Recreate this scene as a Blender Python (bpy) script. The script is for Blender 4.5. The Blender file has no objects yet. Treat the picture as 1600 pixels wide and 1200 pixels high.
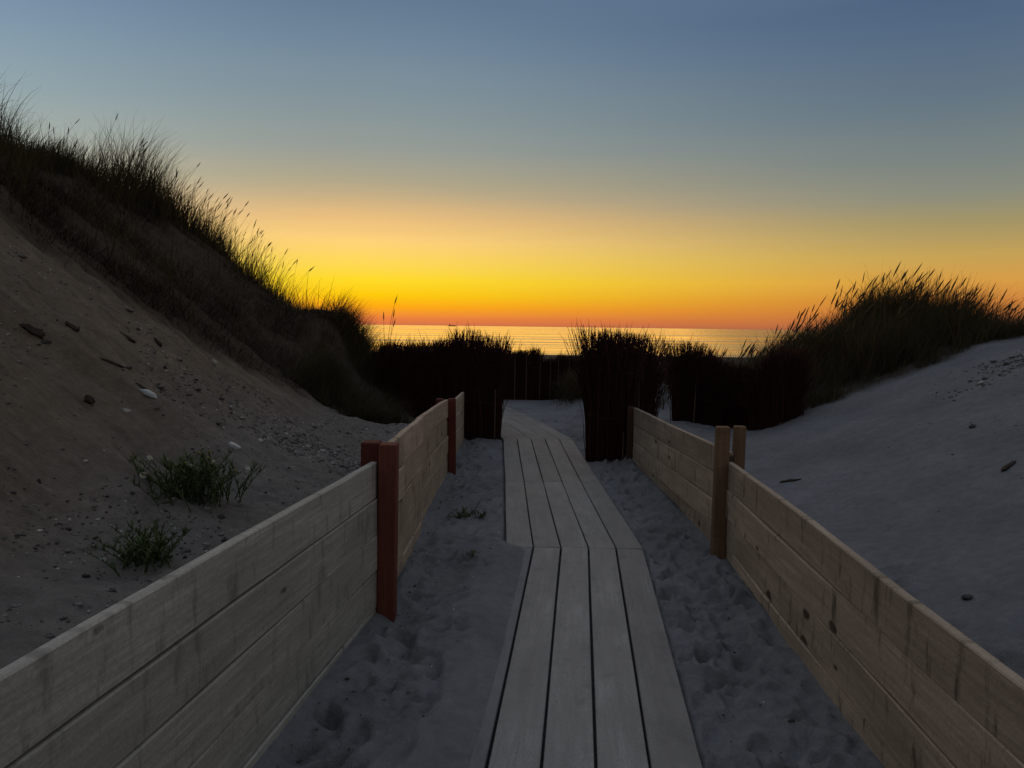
import bpy, bmesh, math, random
import numpy as np
from mathutils import Matrix, Vector

rng = np.random.default_rng(7)
random.seed(7)
R = math.radians
S = bpy.context.scene
C = S.collection

# ------------------------------------------------------------------ helpers
def tag(o, label=None, cat=None, group=None, kind=None):
    if label: o['label'] = label
    if cat: o['category'] = cat
    if group: o['group'] = group
    if kind: o['kind'] = kind
    return o

def empty(name, loc, rz=0):
    o = bpy.data.objects.new(name, None); C.objects.link(o)
    o.location = loc; o.rotation_euler = (0, 0, rz); o.empty_display_size = .1
    return o

def quads(name, V, F, mat, parent=None, attr=None, smooth=True):
    """one mesh object from numpy vertices and quads"""
    V = np.asarray(V, np.float32).reshape(-1, 3); F = np.asarray(F, np.int32).reshape(-1, 4)
    me = bpy.data.meshes.new(name)
    me.vertices.add(len(V)); me.vertices.foreach_set('co', V.ravel())
    me.loops.add(F.size); me.loops.foreach_set('vertex_index', F.ravel())
    me.polygons.add(len(F)); me.polygons.foreach_set('loop_start', np.arange(0, F.size, 4, dtype=np.int32))
    try: me.polygons.foreach_set('loop_total', np.full(len(F), 4, np.int32))
    except Exception: pass
    me.polygons.foreach_set('use_smooth', np.full(len(F), smooth, bool))
    me.update(calc_edges=True)
    if attr is not None:
        for k, a in attr.items():
            at = me.attributes.new(k, 'FLOAT', 'POINT'); at.data.foreach_set('value', np.asarray(a, np.float32).ravel())
    me.materials.append(mat)
    o = bpy.data.objects.new(name, me); C.objects.link(o)
    if parent: o.parent = parent
    return o

def from_bm(name, bm, mat, parent=None, smooth=False):
    me = bpy.data.meshes.new(name); bm.to_mesh(me); bm.free()
    for p in me.polygons: p.use_smooth = smooth
    me.materials.append(mat)
    o = bpy.data.objects.new(name, me); C.objects.link(o)
    if parent: o.parent = parent
    return o

def box_obj(name, size, M, mat, parent=None, bevel=.004, cuts=0, warp=0.0):
    bm = bmesh.new(); bmesh.ops.create_cube(bm, size=1)
    for v in bm.verts: v.co = Vector((v.co.x*size[0], v.co.y*size[1], v.co.z*size[2]))
    if bevel: bmesh.ops.bevel(bm, geom=list(bm.edges), offset=bevel, segments=1, affect='EDGES')
    if cuts:
        ed = [e for e in bm.edges if abs(e.verts[0].co.x-e.verts[1].co.x) > size[0]*.5]
        bmesh.ops.subdivide_edges(bm, edges=ed, cuts=cuts)
        p1, p2, p3 = (random.random()*6 for _ in range(3))
        for v in bm.verts:
            v.co.y += warp*math.sin(v.co.x*1.7+p1)
            v.co.z += warp*.7*math.sin(v.co.x*2.3+p2) + warp*.25*math.sin(v.co.x*9+p3)
    o = from_bm(name, bm, mat, parent)
    o.matrix_world = M
    return o

# ---------------------------------------------------------------- noise (numpy)
_T = rng.random((256, 256)).astype(np.float64)
def vnoise(x, y):
    xi = np.floor(x).astype(int); yi = np.floor(y).astype(int)
    fx = x-xi; fy = y-yi
    fx = fx*fx*(3-2*fx); fy = fy*fy*(3-2*fy)
    a = _T[xi % 256, yi % 256]; b = _T[(xi+1) % 256, yi % 256]
    c = _T[xi % 256, (yi+1) % 256]; d = _T[(xi+1) % 256, (yi+1) % 256]
    return (a*(1-fx)+b*fx)*(1-fy)+(c*(1-fx)+d*fx)*fy - .5
def fbm(x, y, o=4):
    s = 0; a = 1
    for k in range(o):
        s = s+a*vnoise(x+k*17.3, y+k*9.1); x = x*2.03; y = y*2.03; a *= .5
    return s
def ss(a, b, x):
    t = np.clip((x-a)/(b-a), 0, 1); return t*t*(3-2*t)
def smin(a, b, k):
    h = np.clip(.5+.5*(b-a)/k, 0, 1); return b*(1-h)+a*h-k*h*(1-h)

# ------------------------------------------------------------------ materials
class NT:
    def __init__(s, name):
        s.m = bpy.data.materials.new(name); s.m.use_nodes = True
        s.t = s.m.node_tree; s.n = s.t.nodes
        s.b = s.n['Principled BSDF']; s.b.inputs['Specular IOR Level'].default_value = .15
        s.b.inputs['Roughness'].default_value = .85
    def node(s, typ, **kw):
        n = s.n.new(typ)
        for k, v in kw.items():
            if k in n.inputs: n.inputs[k].default_value = v
            else: setattr(n, k, v)
        return n
    def link(s, a, b): s.t.links.new(a, b)
    def coord(s, kind='Object', scale=(1, 1, 1), loc=None):
        tc = s.node('ShaderNodeTexCoord'); mp = s.node('ShaderNodeMapping')
        mp.inputs['Scale'].default_value = scale
        s.link(tc.outputs[kind], mp.inputs['Vector'])
        if loc is not None: s.link(loc, mp.inputs['Location'])
        return mp.outputs['Vector']
    def noise(s, vec, scale, detail=4, rough=.6):
        n = s.node('ShaderNodeTexNoise'); n.inputs['Scale'].default_value = scale
        n.inputs['Detail'].default_value = detail; n.inputs['Roughness'].default_value = rough
        s.link(vec, n.inputs['Vector']); return n.outputs['Fac']
    def ramp(s, fac, stops, interp='LINEAR'):
        r = s.node('ShaderNodeValToRGB'); cr = r.color_ramp; cr.interpolation = interp
        while len(cr.elements) < len(stops): cr.elements.new(.5)
        for e, (p, c) in zip(cr.elements, stops):
            e.position = p; e.color = (*c, 1) if len(c) == 3 else c
        s.link(fac, r.inputs['Fac']); return r.outputs['Color']
    def mix(s, fac, a, b, blend='MIX'):
        m = s.node('ShaderNodeMix', data_type='RGBA', blend_type=blend)
        for v, i in ((fac, 0), (a, 6), (b, 7)):
            if hasattr(v, 'links'): s.link(v, m.inputs[i])
            elif isinstance(v, tuple): m.inputs[i].default_value = (*v, 1)
            else: m.inputs[i].default_value = v
        return m.outputs[2]
    def math(s, op, a, b=0.0):
        m = s.node('ShaderNodeMath', operation=op)
        for v, i in ((a, 0), (b, 1)):
            if hasattr(v, 'links'): s.link(v, m.inputs[i])
            else: m.inputs[i].default_value = v
        return m.outputs[0]
    def bump(s, h, strength, dist):
        b = s.node('ShaderNodeBump'); b.inputs['Strength'].default_value = strength
        b.inputs['Distance'].default_value = dist; s.link(h, b.inputs['Height'])
        s.link(b.outputs['Normal'], s.b.inputs['Normal'])
    def out(s, col): s.link(col, s.b.inputs['Base Color']); return s.m

g3 = lambda v: (v, v, v)

def m_wood(name, base, dark, light, knots=1.0, knot_col=(.062, .045, .032), dirt=.5, dust=0):
    """sawn board, grain along local X"""
    t = NT(name)
    oi = t.node('ShaderNodeObjectInfo')
    off = t.node('ShaderNodeVectorMath', operation='SCALE'); off.inputs[0].default_value = (37, 11, 23)
    t.link(oi.outputs['Random'], off.inputs['Scale'])
    vec = t.coord('Object', (1, 1, 1), off.outputs[0])
    gv = t.coord('Object', (1.6, 30, 30), off.outputs[0])
    grain = t.noise(gv, 1.5, 6, .65)
    big = t.noise(t.coord('Object', (1.2, 5, 5), off.outputs[0]), 1.6, 4, .6)
    col = t.ramp(grain, [(.25, dark), (.5, base), (.8, light)])
    col = t.mix(t.ramp(big, [(.35, g3(0)), (.7, g3(1))]), col, tuple(c*.72 for c in base))
    var = t.math('MULTIPLY_ADD', oi.outputs['Random'], .35); var.node.inputs[2].default_value = .8
    col = t.mix(1.0, col, var, 'MULTIPLY')
    # knots and dark runs
    if knots:
        vo = t.node('ShaderNodeTexVoronoi'); vo.inputs['Scale'].default_value = 1
        t.link(t.coord('Object', (3.2, .02, 6.5), off.outputs[0]), vo.inputs['Vector'])
        sep = t.node('ShaderNodeSeparateColor'); t.link(vo.outputs['Color'], sep.inputs[0])
        wob = t.noise(vec, 22, 3)
        dd = t.math('ADD', vo.outputs['Distance'], t.math('MULTIPLY', t.math('SUBTRACT', wob, .5), .16))
        size = t.math('MULTIPLY', t.math('SUBTRACT', sep.outputs[0], .42), .24*knots)
        k = t.ramp(t.math('ADD', t.math('MULTIPLY', t.math('SUBTRACT', size, dd), 9), .5), [(.2, g3(0)), (.75, g3(1))])
        col = t.mix(k, col, knot_col)
        runs = t.noise(t.coord('Object', (15, .5, 3.4), off.outputs[0]), 1, 4, .6)
        runs = t.ramp(runs, [(.56, g3(0)), (.70, g3(.7*knots))])
        col = t.mix(runs, col, tuple(c*.28 for c in base))
    fine = t.noise(vec, 90, 3)
    col = t.mix(dirt, col, t.ramp(fine, [(.3, g3(.62)), (.7, g3(1.15))]), 'MULTIPLY')
    if dust:
        wv = t.coord('Object', (1.2, 1.6, 1), off.outputs[0])
        dn = t.math('ADD', t.noise(wv, 2.4, 6, .7), t.math('MULTIPLY', t.noise(vec, 40, 3), .25))
        col = t.mix(t.ramp(dn, [(.52, g3(0)), (.82, g3(dust))]), col, (.172, .17, .17) if dust >= 1 else (.21, .195, .175))
        col = t.mix(t.ramp(t.noise(wv, 5.5, 5, .65), [(.55, g3(0)), (.72, g3(.45))]), col, (.12, .112, .10))
    t.bump(grain, .5, .006)
    return t.out(col)

M = {}
M['fence_wood'] = m_wood('weathered_pine', (.40, .305, .215), (.26, .195, .135), (.52, .41, .30), 1.35)  # weathered boards, with warm horizon glow worked into the base colour
M['left_wood'] = m_wood('grey_pine', (.335, .31, .26), (.22, .20, .165), (.45, .42, .355), .8)
M['walk_wood'] = m_wood('grey_plank', (.265, .247, .222), (.195, .18, .162), (.32, .30, .27), 0, dust=.8)
M['sandy_plank'] = m_wood('sandy_plank', (.155, .153, .152), (.14, .138, .136), (.175, .173, .172), 0, dust=1.0)
M['dusty_plank'] = m_wood('dusty_plank', (.20, .19, .175), (.17, .16, .146), (.23, .215, .195), 0, dust=.9)
M['dark_red_post'] = m_wood('dark_red_post', (.10, .028, .02), (.065, .02, .014), (.14, .04, .028), 0)
M['red_post'] = m_wood('red_stained_post', (.135, .043, .028), (.085, .028, .019), (.18, .06, .04), 0)
M['brown_post'] = m_wood('brown_post', (.20, .122, .068), (.13, .078, .044), (.26, .165, .098), .5)
M['dark_post'] = m_wood('dark_post', (.06, .03, .02), (.04, .02, .014), (.09, .045, .03), 0)

def m_sand():
    t = NT('dune_sand')
    vec = t.coord('Object')
    n1 = t.noise(vec, 1.1, 5, .6); n2 = t.noise(vec, 14, 5, .65); n3 = t.noise(vec, 160, 3, .7)
    sand = t.ramp(n1, [(.3, (.134, .133, .135)), (.7, (.190, .189, .191))])
    # the eroded left dune: earthier, streaked down the slope
    a = t.node('ShaderNodeAttribute', attribute_name='earth')
    st = t.math('ADD', t.math('MULTIPLY', t.noise(t.coord('Object', (.7, 5, .7)), 1.4, 6, .7), .6), t.math('MULTIPLY', t.noise(t.coord('Object', (2.2, 7, 3)), 2.6, 6, .75), .4))
    earth = t.ramp(st, [(.3, (.10, .078, .055)), (.55, (.175, .138, .10)), (.75, (.235, .19, .14))])
    col = t.mix(a.outputs['Fac'], sand, earth)
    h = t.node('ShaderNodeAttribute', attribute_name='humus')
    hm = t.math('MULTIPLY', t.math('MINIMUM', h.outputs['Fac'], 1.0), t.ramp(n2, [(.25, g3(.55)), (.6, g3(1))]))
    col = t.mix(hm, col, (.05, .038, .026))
    col = t.mix(.55, col, t.ramp(n2, [(.3, g3(.66)), (.65, g3(1.12))]), 'MULTIPLY')
    col = t.mix(.5, col, t.ramp(n3, [(.3, g3(.6)), (.7, g3(1.2))]), 'MULTIPLY')
    cl = t.math('MULTIPLY', t.math('MULTIPLY', t.noise(t.coord('Object', (.7, 1.3, 1)), 26, 5, .75), 1.6), a.outputs['Fac'])
    rip = t.noise(t.coord('Object', (3.2, 8, 3)), 1.7, 4, .55)
    hgt = t.math('ADD', t.math('ADD', t.math('MULTIPLY', n2, .9), t.math('MULTIPLY', n3, .3)), t.math('ADD', t.math('MULTIPLY', rip, 1.2), cl))
    t.bump(hgt, .7, .035)
    t.b.inputs['Roughness'].default_value = 1; t.b.inputs['Specular IOR Level'].default_value = .05
    return t.out(col)
M['sand'] = m_sand()

def m_leafy(name, stops, trans=.42):
    t = NT(name)
    a = t.node('ShaderNodeAttribute', attribute_name='rnd')
    col = t.ramp(a.outputs['Fac'], stops)
    t.link(col, t.b.inputs['Base Color'])
    t.b.inputs['Roughness'].default_value = .7
    if trans:
        tr = t.node('ShaderNodeBsdfTranslucent'); t.link(col, tr.inputs['Color'])
        mx = t.node('ShaderNodeMixShader'); mx.inputs[0].default_value = trans
        t.link(t.b.outputs[0], mx.inputs[1]); t.link(tr.outputs[0], mx.inputs[2])
        t.link(mx.outputs[0], t.n['Material Output'].inputs['Surface'])
    return t.m
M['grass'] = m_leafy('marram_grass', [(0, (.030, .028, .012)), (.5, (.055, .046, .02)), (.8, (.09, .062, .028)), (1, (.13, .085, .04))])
M['thatch'] = m_leafy('dead_thatch', [(0, (.02, .015, .009)), (.6, (.045, .033, .019)), (1, (.10, .07, .038))], .1)
M['weed'] = m_leafy('weed_green', [(0, (.035, .055, .015)), (.6, (.055, .08, .025)), (1, (.085, .10, .04))], .2)
M['brush'] = m_leafy('brushwood_twig', [(0, (.020, .006, .004)), (.6, (.031, .0085, .006)), (1, (.05, .016, .011))], 0)  # twig colour reddened: the sunset glare is put into the base tone
M['pale_stake'] = m_wood('pale_stake', (.08, .052, .035), (.05, .032, .022), (.12, .085, .06), 0)

def m_plain(name, a, b, scale=8, rough=.85, bump=.3):
    t = NT(name); v = t.coord('Object'); n = t.noise(v, scale, 5)
    t.b.inputs['Roughness'].default_value = rough
    t.bump(n, bump, .01)
    return t.out(t.ramp(n, [(.3, a), (.7, b)]))
M['petal'] = m_plain('petal', (.28, .28, .24), (.40, .40, .35), 30)
M['disc'] = m_plain('flower_disc', (.30, .22, .03), (.4, .3, .05), 60)
M['litter'] = m_plain('pale_litter', (.26, .28, .28), (.40, .42, .41), 20, .5)
M['dark_stone'] = m_plain('dark_stone', (.03, .03, .032), (.07, .068, .065), 30)
M['drift'] = m_plain('driftwood', (.018, .013, .009), (.04, .028, .019), 30)
M['shell'] = m_plain('shell', (.22, .20, .17), (.34, .31, .27), 30, .6)
M['ship'] = m_plain('ship_paint', (.05, .04, .045), (.07, .055, .06), .1)
M['pebble'] = m_leafy('pebble', [(0, (.025, .023, .022)), (.6, (.10, .09, .08)), (.85, (.2, .19, .17)), (1, (.42, .40, .36))], 0)

def m_sea():
    t = NT('sea_water')
    t.b.inputs['Base Color'].default_value = (.012, .018, .022, 1)
    t.b.inputs['Specular IOR Level'].default_value = .5
    t.b.inputs['IOR'].default_value = 1.333
    t.b.inputs['Roughness'].default_value = .14
    w1 = t.noise(t.coord('Object', (.16, .55, 1)), 1, 5, .6)
    w2 = t.noise(t.coord('Object', (.004, .03, 1)), 1, 4, .6)
    r = t.ramp(w2, [(.38, g3(.03)), (.62, g3(.30))]); t.link(r, t.b.inputs['Roughness'])
    tc = t.node('ShaderNodeTexCoord'); sx_ = t.node('ShaderNodeSeparateXYZ'); t.link(tc.outputs['Object'], sx_.inputs[0])
    mr = t.node('ShaderNodeMapRange', interpolation_type='SMOOTHSTEP'); t.link(sx_.outputs['Y'], mr.inputs[0])
    for i_, v_ in ((1, 250), (2, 800), (3, 1.0), (4, .12)): mr.inputs[i_].default_value = v_      # breeze-ruffled inshore, slick offshore
    bp = t.node('ShaderNodeBump'); bp.inputs['Distance'].default_value = .16; t.link(w1, bp.inputs['Height']); t.link(mr.outputs[0], bp.inputs['Strength'])
    t.link(bp.outputs['Normal'], t.b.inputs['Normal'])
    return t.m
M['sea'] = m_sea()

# ------------------------------------------------------------------ terrain
def fence_left_x(y):  return np.interp(y, [.2, 1.59, 4.2, 8.4, 10.4], [-1.24, -1.07, -.72, -.72, -.70])
def fence_right_x(y): return np.interp(y, [.2, 1.95, 5.3, 9.1], [1.27, 1.36, 1.52, 1.475])
WALK = dict(y=[-1, 2.78, 5.49, 7.87, 10.9, 12.7, 15.6, 19],
            r=[.39, .725, .975, .93, .885, .53, -.15, -.93],
            l=[-.60, -.275, -.03, -.06, -.12, -.47, -1.12, -1.9])
def walk_r(y): return np.interp(y, WALK['y'], WALK['r'])
def walk_l(y): return np.interp(y, WALK['y'], WALK['l'])

def crest(y):  return np.interp(y, [-6, 9.9, 13, 15.6, 17.5, 20, 30], [4.3, 4.15, 3.7, 2.9, 1.7, .6, .3])
def base_h(x, y):
    x = np.asarray(x, float); y = np.asarray(y, float)
    # left dune
    toe = -2.0+.25*np.sin(y*1.1+.5)
    sl = .80*np.log1p(np.exp((toe-x)*4))/4
    pile = .30*ss(0, .18, fence_left_x(y)-.02-x)*ss(10.6, 9.6, y) + .12*ss(-.72, -1.6, x)*ss(9, 11, y)
    left = pile+sl
    left = smin(left, crest(y)+.1*fbm(x*.5, y*.5), .5)
    left = left+.62*np.exp(-((x+2.95)/.62)**2-((y-13.2)/1.2)**2)
    left = left*(1-.93*ss(14.6, 19.5, y+.35*(x+4)))
    left = np.where(x < fence_left_x(y)-.0, left, 0)
    # right dune
    xt = 1.5+.2*(y-2)
    sr = .38*np.log1p(np.exp((x-xt)*5))/5
    right = .10*ss(0, .25, x-fence_right_x(y)-.02)+sr
    right = smin(right, 1.62-.42*ss(10.6, 12.2, y), .3)
    right = right+.80*np.exp(-(np.abs(x-5.55)/1.55)**2.6-((y-12.9)/1.3)**2)
    right = right+.55*np.exp(-((x-3.1)/1.1)**2-((y-15.8)/1.6)**2)
    right = right*(1-ss(14, 19, y))
    right = np.where(x > fence_right_x(y)+.0, right, 0)
    z = left+right
    z = z+.25*np.exp(-((x-1.45)/.45)**2-((y-15.6)/1.1)**2)
    # down to the beach and under the sea
    z = z-3.55*ss(18, 58, y)-.55*ss(58, 190, y)-6*ss(190, 400, y)
    return z
def soft_region(x, y):   # trampled strips between the fences
    return ss(-.02, .1, x-fence_left_x(y))*ss(-.02, .1, fence_right_x(y)-x)

def axis(pts):
    out = []
    for (a, b, st) in pts: out.append(np.arange(a, b, st))
    out.append([pts[-1][1]]); return np.concatenate(out)
ax = axis([(-20000, -2000, 3000), (-2000, -200, 300), (-200, -40, 20), (-40, -12, 2), (-12, -7.5, .3), (-7.5, -2.6, .06), (-2.6, -1.3, .035),
           (-1.3, 1.6, .0165), (1.6, 3.2, .035), (3.2, 9.5, .05), (9.5, 16, .4), (16, 40, 2), (40, 200, 20), (200, 2000, 300), (2000, 20000, 3000)])
ay = axis([(-60, -8, 6), (-8, -1, .6), (-1, 1.6, .1), (1.6, 6.2, .0165), (6.2, 11, .028), (11, 17, .06), (17, 24, .25), (24, 70, 1.5), (70, 200, 8),
           (200, 2000, 200), (2000, 20000, 3000)])
X, Y = np.meshgrid(ax, ay)
Z = base_h(X, Y)
soft = soft_region(X, Y)*ss(1, 1.8, Y)*ss(17, 12, Y)
Lm = ss(0, .3, fence_left_x(Y)-X)*ss(18, 15, Y)*(X > -14)
Rm = ss(0, .3, X-fence_right_x(Y))*ss(18, 15, Y)*(X < 14)
# sand in the passage: lies just under the walk, heaped over the nearest left plank
Z += np.where(soft > 0, -.03*soft, 0)
near_l = soft*ss(5.75, 5.35, Y)*ss(1.2, 1.8, Y)
heap = -.30*(X-(walk_l(Y)+.150))+.004*fbm(X*2, Y*2.2, 2)
heap = np.where(X < walk_l(Y), .045-.045*ss(0, .3, walk_l(Y)-X)+.018*ss(0, .3, walk_l(Y)-X)+.004*fbm(X*2, Y*2.2, 2)+.02*ss(0, .15, walk_l(Y)-X)*fbm(X*4, Y*2.2, 3), heap)
cover = near_l*ss(-.45, -.1, X-walk_l(Y))*(X < walk_l(Y)+.185)
Z = Z*(1-cover)+heap*cover
bank = soft*(.075*ss(.35, 0, fence_right_x(Y)-X)*(.8+1.6*fbm(Y*1.6, X*2, 3))+.05*ss(.3, 0, X-fence_left_x(Y))*(.35+2.2*fbm(Y*1.7+5, X*2, 3)))
Z += bank
on_walk = ss(.03, -.02, X-walk_r(Y))*ss(-.03, .02, X-walk_l(Y))*(Y > -1)*(Y < 18)*(cover < .02)
rough = .030*fbm(X*2.6, Y*2.6, 3)+.016*fbm(X*8, Y*8+3, 4)
rough = np.where(soft > 0, rough*soft*(1-cover), 0)
# footprints
P = np.zeros_like(Z)
def dent(cx, cy, a, b, rot, dep, rim=.45):
    i0, i1 = np.searchsorted(ay, [cy-.4, cy+.4]); j0, j1 = np.searchsorted(ax, [cx-.4, cx+.4])
    dx = X[i0:i1, j0:j1]-cx; dy = Y[i0:i1, j0:j1]-cy
    u = (dx*math.cos(rot)+dy*math.sin(rot))/a; v = (-dx*math.sin(rot)+dy*math.cos(rot))/b
    r = np.sqrt(u*u+v*v)
    P[i0:i1, j0:j1] += -dep*ss(1.15, .55, r)+rim*dep*np.exp(-((r-1.3)/.28)**2)
for k in range(760):
    cy = 2+random.random()**1.2*10.5
    cx = random.uniform(float(walk_r(cy))+.04, float(fence_right_x(cy))-.02) if random.random() < .55 else random.uniform(float(fence_left_x(cy))+.04, float(walk_l(cy))+(.15 if cy < 5.2 else -.02))
    dent(cx, cy, random.uniform(.035, .06), random.uniform(.08, .15), random.gauss(0, .8), random.uniform(.010, .030), .35)
for k in range(160):
    cy = random.uniform(11, 16.5); dent(random.uniform(.2, 2.4), cy, random.uniform(.06, .1), random.uniform(.1, .17), random.random()*3, random.uniform(.02, .04))
for (cx, cy) in [(2.0, 3.0), (2.35, 3.3), (2.2, 2.75), (2.55, 2.95), (1.75, 3.4), (2.75, 3.6), (2.05, 4.2), (2.15, 4.35), (1.85, 2.5), (2.4, 2.6), (1.8, 5.6), (2.0, 5.3)]:
    dent(cx, cy, random.uniform(.09, .13), random.uniform(.13, .2), random.random()*3, random.uniform(.025, .05), .35)
Z += rough+P*np.where(soft > 0, np.maximum(soft, .0)*(1-cover*ss(-.1, -.02, X-walk_l(Y))), 1)
# left slope: gullies running down the fall line, ledges, clods
rill = fbm(Y*2.2+.6*fbm(X*.6, Y*.6), X*.28, 4)
Z += Lm*(.20*rill*ss(-1.6, -2.6, X)+.07*fbm(X*3, Y*3, 4)+.034*fbm(X*11, Y*11, 3))
Z += Rm*(.08*fbm(X*.7, Y*.7, 3)+.016*fbm(X*4, Y*6, 4)+.03*ss(10.0, 10.8, Y)*fbm(X*4, Y*4, 3))
# soft wind-blown lip across the right slope
Z += Rm*.05*ss(.25, -.1, np.abs((Y-7.2)-.45*(X-3.6))-.05)*ss(2.5, 3.5, X)
Z = np.where(on_walk > 0, np.minimum(Z, Z*(1-on_walk)+on_walk*(-.075)), Z)
Z = np.where((np.abs(X) < .0) & (Y < 0), Z, Z)

# vegetated edge of the left dune: bare sand below this line, grass above it
def veg_x(y): return np.interp(y, [3, 5, 6.6, 7.6, 8.95, 10, 11.2, 12.5, 14], [-7.4, -5.9, -4.6, -3.75, -3.2, -2.5, -2.05, -1.9, -1.8])
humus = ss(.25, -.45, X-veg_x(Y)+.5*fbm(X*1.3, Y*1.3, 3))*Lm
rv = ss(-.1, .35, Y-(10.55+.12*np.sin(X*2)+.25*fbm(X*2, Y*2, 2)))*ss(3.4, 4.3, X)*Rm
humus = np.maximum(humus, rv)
humus = np.maximum(humus, 1.1*ss(22, 42, Y))
earth = Lm*ss(.2, -.3, X+1.2)*(.55+.45*ss(-2, -3, X))
ny, nx = X.shape
idx = np.arange(nx*ny).reshape(ny, nx)
F = np.stack([idx[:-1, :-1], idx[:-1, 1:], idx[1:, 1:], idx[1:, :-1]], -1)
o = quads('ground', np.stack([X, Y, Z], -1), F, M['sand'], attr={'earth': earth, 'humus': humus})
tag(o, 'bare sand of the dunes, the trampled path strips and the beach', 'sand', kind='structure')

def gz(x, y):      # height of the finished sand sheet (bilinear)
    x = np.atleast_1d(np.asarray(x, float)); y = np.atleast_1d(np.asarray(y, float))
    j = np.clip(np.searchsorted(ax, x)-1, 0, nx-2); i = np.clip(np.searchsorted(ay, y)-1, 0, ny-2)
    fx = (x-ax[j])/(ax[j+1]-ax[j]); fy = (y-ay[i])/(ay[i+1]-ay[i])
    return (Z[i, j]*(1-fx)+Z[i, j+1]*fx)*(1-fy)+(Z[i+1, j]*(1-fx)+Z[i+1, j+1]*fx)*fy
def g1(x, y): return float(gz(x, y)[0])

# ------------------------------------------------------------------ sea
SEA = -4.0
sx = axis([(-60000, -3000, 9000), (-3000, 3000, 600), (3000, 60000, 9000)]); sy = axis([(140, 1000, 60), (1000, 10000, 900), (10000, 80000, 10000)])
A, B = np.meshgrid(sx, sy); ii = np.arange(A.size).reshape(A.shape)
o = quads('sea', np.stack([A, B, np.full_like(A, SEA)], -1), np.stack([ii[:-1, :-1], ii[:-1, 1:], ii[1:, 1:], ii[1:, :-1]], -1), M['sea'])
tag(o, 'calm sea mirroring the yellow sunset sky', 'sea', kind='structure')

# ------------------------------------------------------------------ boardwalk
bw = empty('boardwalk', (.3, 2.8, 0)); tag(bw, 'narrow grey plank walkway leading through the dunes to the sea', 'boardwalk', kind='structure')
def beam(name, p0, p1, size_yz, mat, parent, bevel=.004, cuts=0, warp=0., trim=0.):
    """box from p0 to p1 (centre line), width along local Y, height along local Z"""
    p0 = Vector(p0); p1 = Vector(p1); d = p1-p0; L = d.length
    xa = d.normalized(); ya = Vector((0, 0, 1)).cross(xa).normalized(); za = xa.cross(ya)
    m = Matrix((xa, ya, za)).transposed().to_4x4(); m.translation = (p0+p1)/2
    o = box_obj(name, (L-trim, size_yz[0], size_yz[1]), m, mat, None, bevel, cuts, warp)
    if parent:
        bpy.context.view_layer.update()
        o.parent = parent; o.matrix_parent_inverse = parent.matrix_world.inverted()
    return o
bpy.context.view_layer.update()
wy = [-1, 5.49, 7.87, 10.9, 12.7, 15.6, 18.5]
for s in range(len(wy)-1):
    y0, y1 = wy[s], wy[s+1]
    for k in range(5):
        f = (k+.5)/5
        a = (float(walk_l(y0)*(1-f)+walk_r(y0)*f), y0); b = (float(walk_l(y1)*(1-f)+walk_r(y1)*f), y1)
        wd = float(walk_r(y0)-walk_l(y0))/5
        ang = abs(math.cos(math.atan2(b[0]-a[0], y1-y0)))
        z = -.0175-random.random()*.004
        beam('plank', (a[0], a[1], z), (b[0], b[1], z), (wd*ang-(.011 if y0 < 10 else .0035), .035), M['sandy_plank' if k == 0 and s == 0 else 'dusty_plank' if y0 > 10 else 'walk_wood'], bw, .003, 6, .0012, .007)
    # bearer under each joint
    beam('bearer', (float(walk_l(y0))+.03, y0+.12, -.0625), (float(walk_r(y0))-.03, y0+.12, -.0625), (.07, .045), M['walk_wood'], bw)

# ------------------------------------------------------------------ board fences
def panel(parent, p0, p1, zt0, zt1, n, bh, mat, zb=-.12, th=.04, shift=0.):
    """n boards on edge stacked below the top line"""
    for k in range(n):
        h = bh*(1+.05*math.sin(k*2.1+p0[1]))
        a0 = zt0-bh*(k+.5); a1 = zt1-bh*(k+.5)
        j = random.uniform(-.004, .004)+shift
        beam('board', (p0[0]+j, p0[1], a0), (p1[0]+j, p1[1], a1), (th, bh-.006), mat, parent, .005, 14, .005, .006)
def post(parent, x, y, ztop, w, d, mat, lean=0., rz=0.):
    zb = -.35
    m = Matrix.Translation((x, y, (ztop+zb)/2)) @ Matrix.Rotation(lean, 4, 'Y') @ Matrix.Rotation(rz, 4, 'Z') @ Matrix.Rotation(R(90), 4, 'Y')
    o = box_obj('post', (ztop-zb, w, d), m, mat, None, .006, 4, .002)
    bpy.context.view_layer.update(); o.parent = parent; o.matrix_parent_inverse = parent.matrix_world.inverted()
    return o

fl = empty('board_fence', (-.72, 4.2, 0)); tag(fl, 'low grey board fence with red posts, left of the walkway', 'fence', 'board fences along the walkway')
fr = empty('board_fence', (1.46, 5.3, 0)); tag(fr, 'low brown board fence with plain wooden posts, right of the walkway', 'fence', 'board fences along the walkway')
bpy.context.view_layer.update()
panel(fl, (-1.235, .3), (-.755, 4.22), .855, .85, 5, .205, M['left_wood'])
panel(fl, (-.735, 4.26), (-.715, 4.92), .905, .90, 5, .205, M['fence_wood'])
panel(fl, (-.728, 4.92), (-.716, 5.95), .905, .885, 5, .205, M['fence_wood'])
panel(fl, (-.738, 5.95), (-.722, 8.42), .885, .79, 5, .2, M['fence_wood'])
panel(fl, (-.712, 8.47), (-.70, 10.9), .71, .66, 4, .2, M['fence_wood'])
post(fl, -.685, 4.22, .945, .105, .10, M['red_post'], R(.5)); post(fl, -.79, 4.29, .945, .105, .10, M['dark_red_post'])
post(fl, -.655, 8.42, .80, .085, .085, M['dark_red_post'], R(-.6)); post(fl, -.795, 8.44, .795, .085, .085, M['dark_red_post'])
panel(fr, (1.275, .3), (1.53, 5.3), .69, .685, 4, .2, M['fence_wood'])
panel(fr, (1.54, 5.33), (1.475, 9.2), .74, .65, 4, .2, M['fence_wood'])
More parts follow.
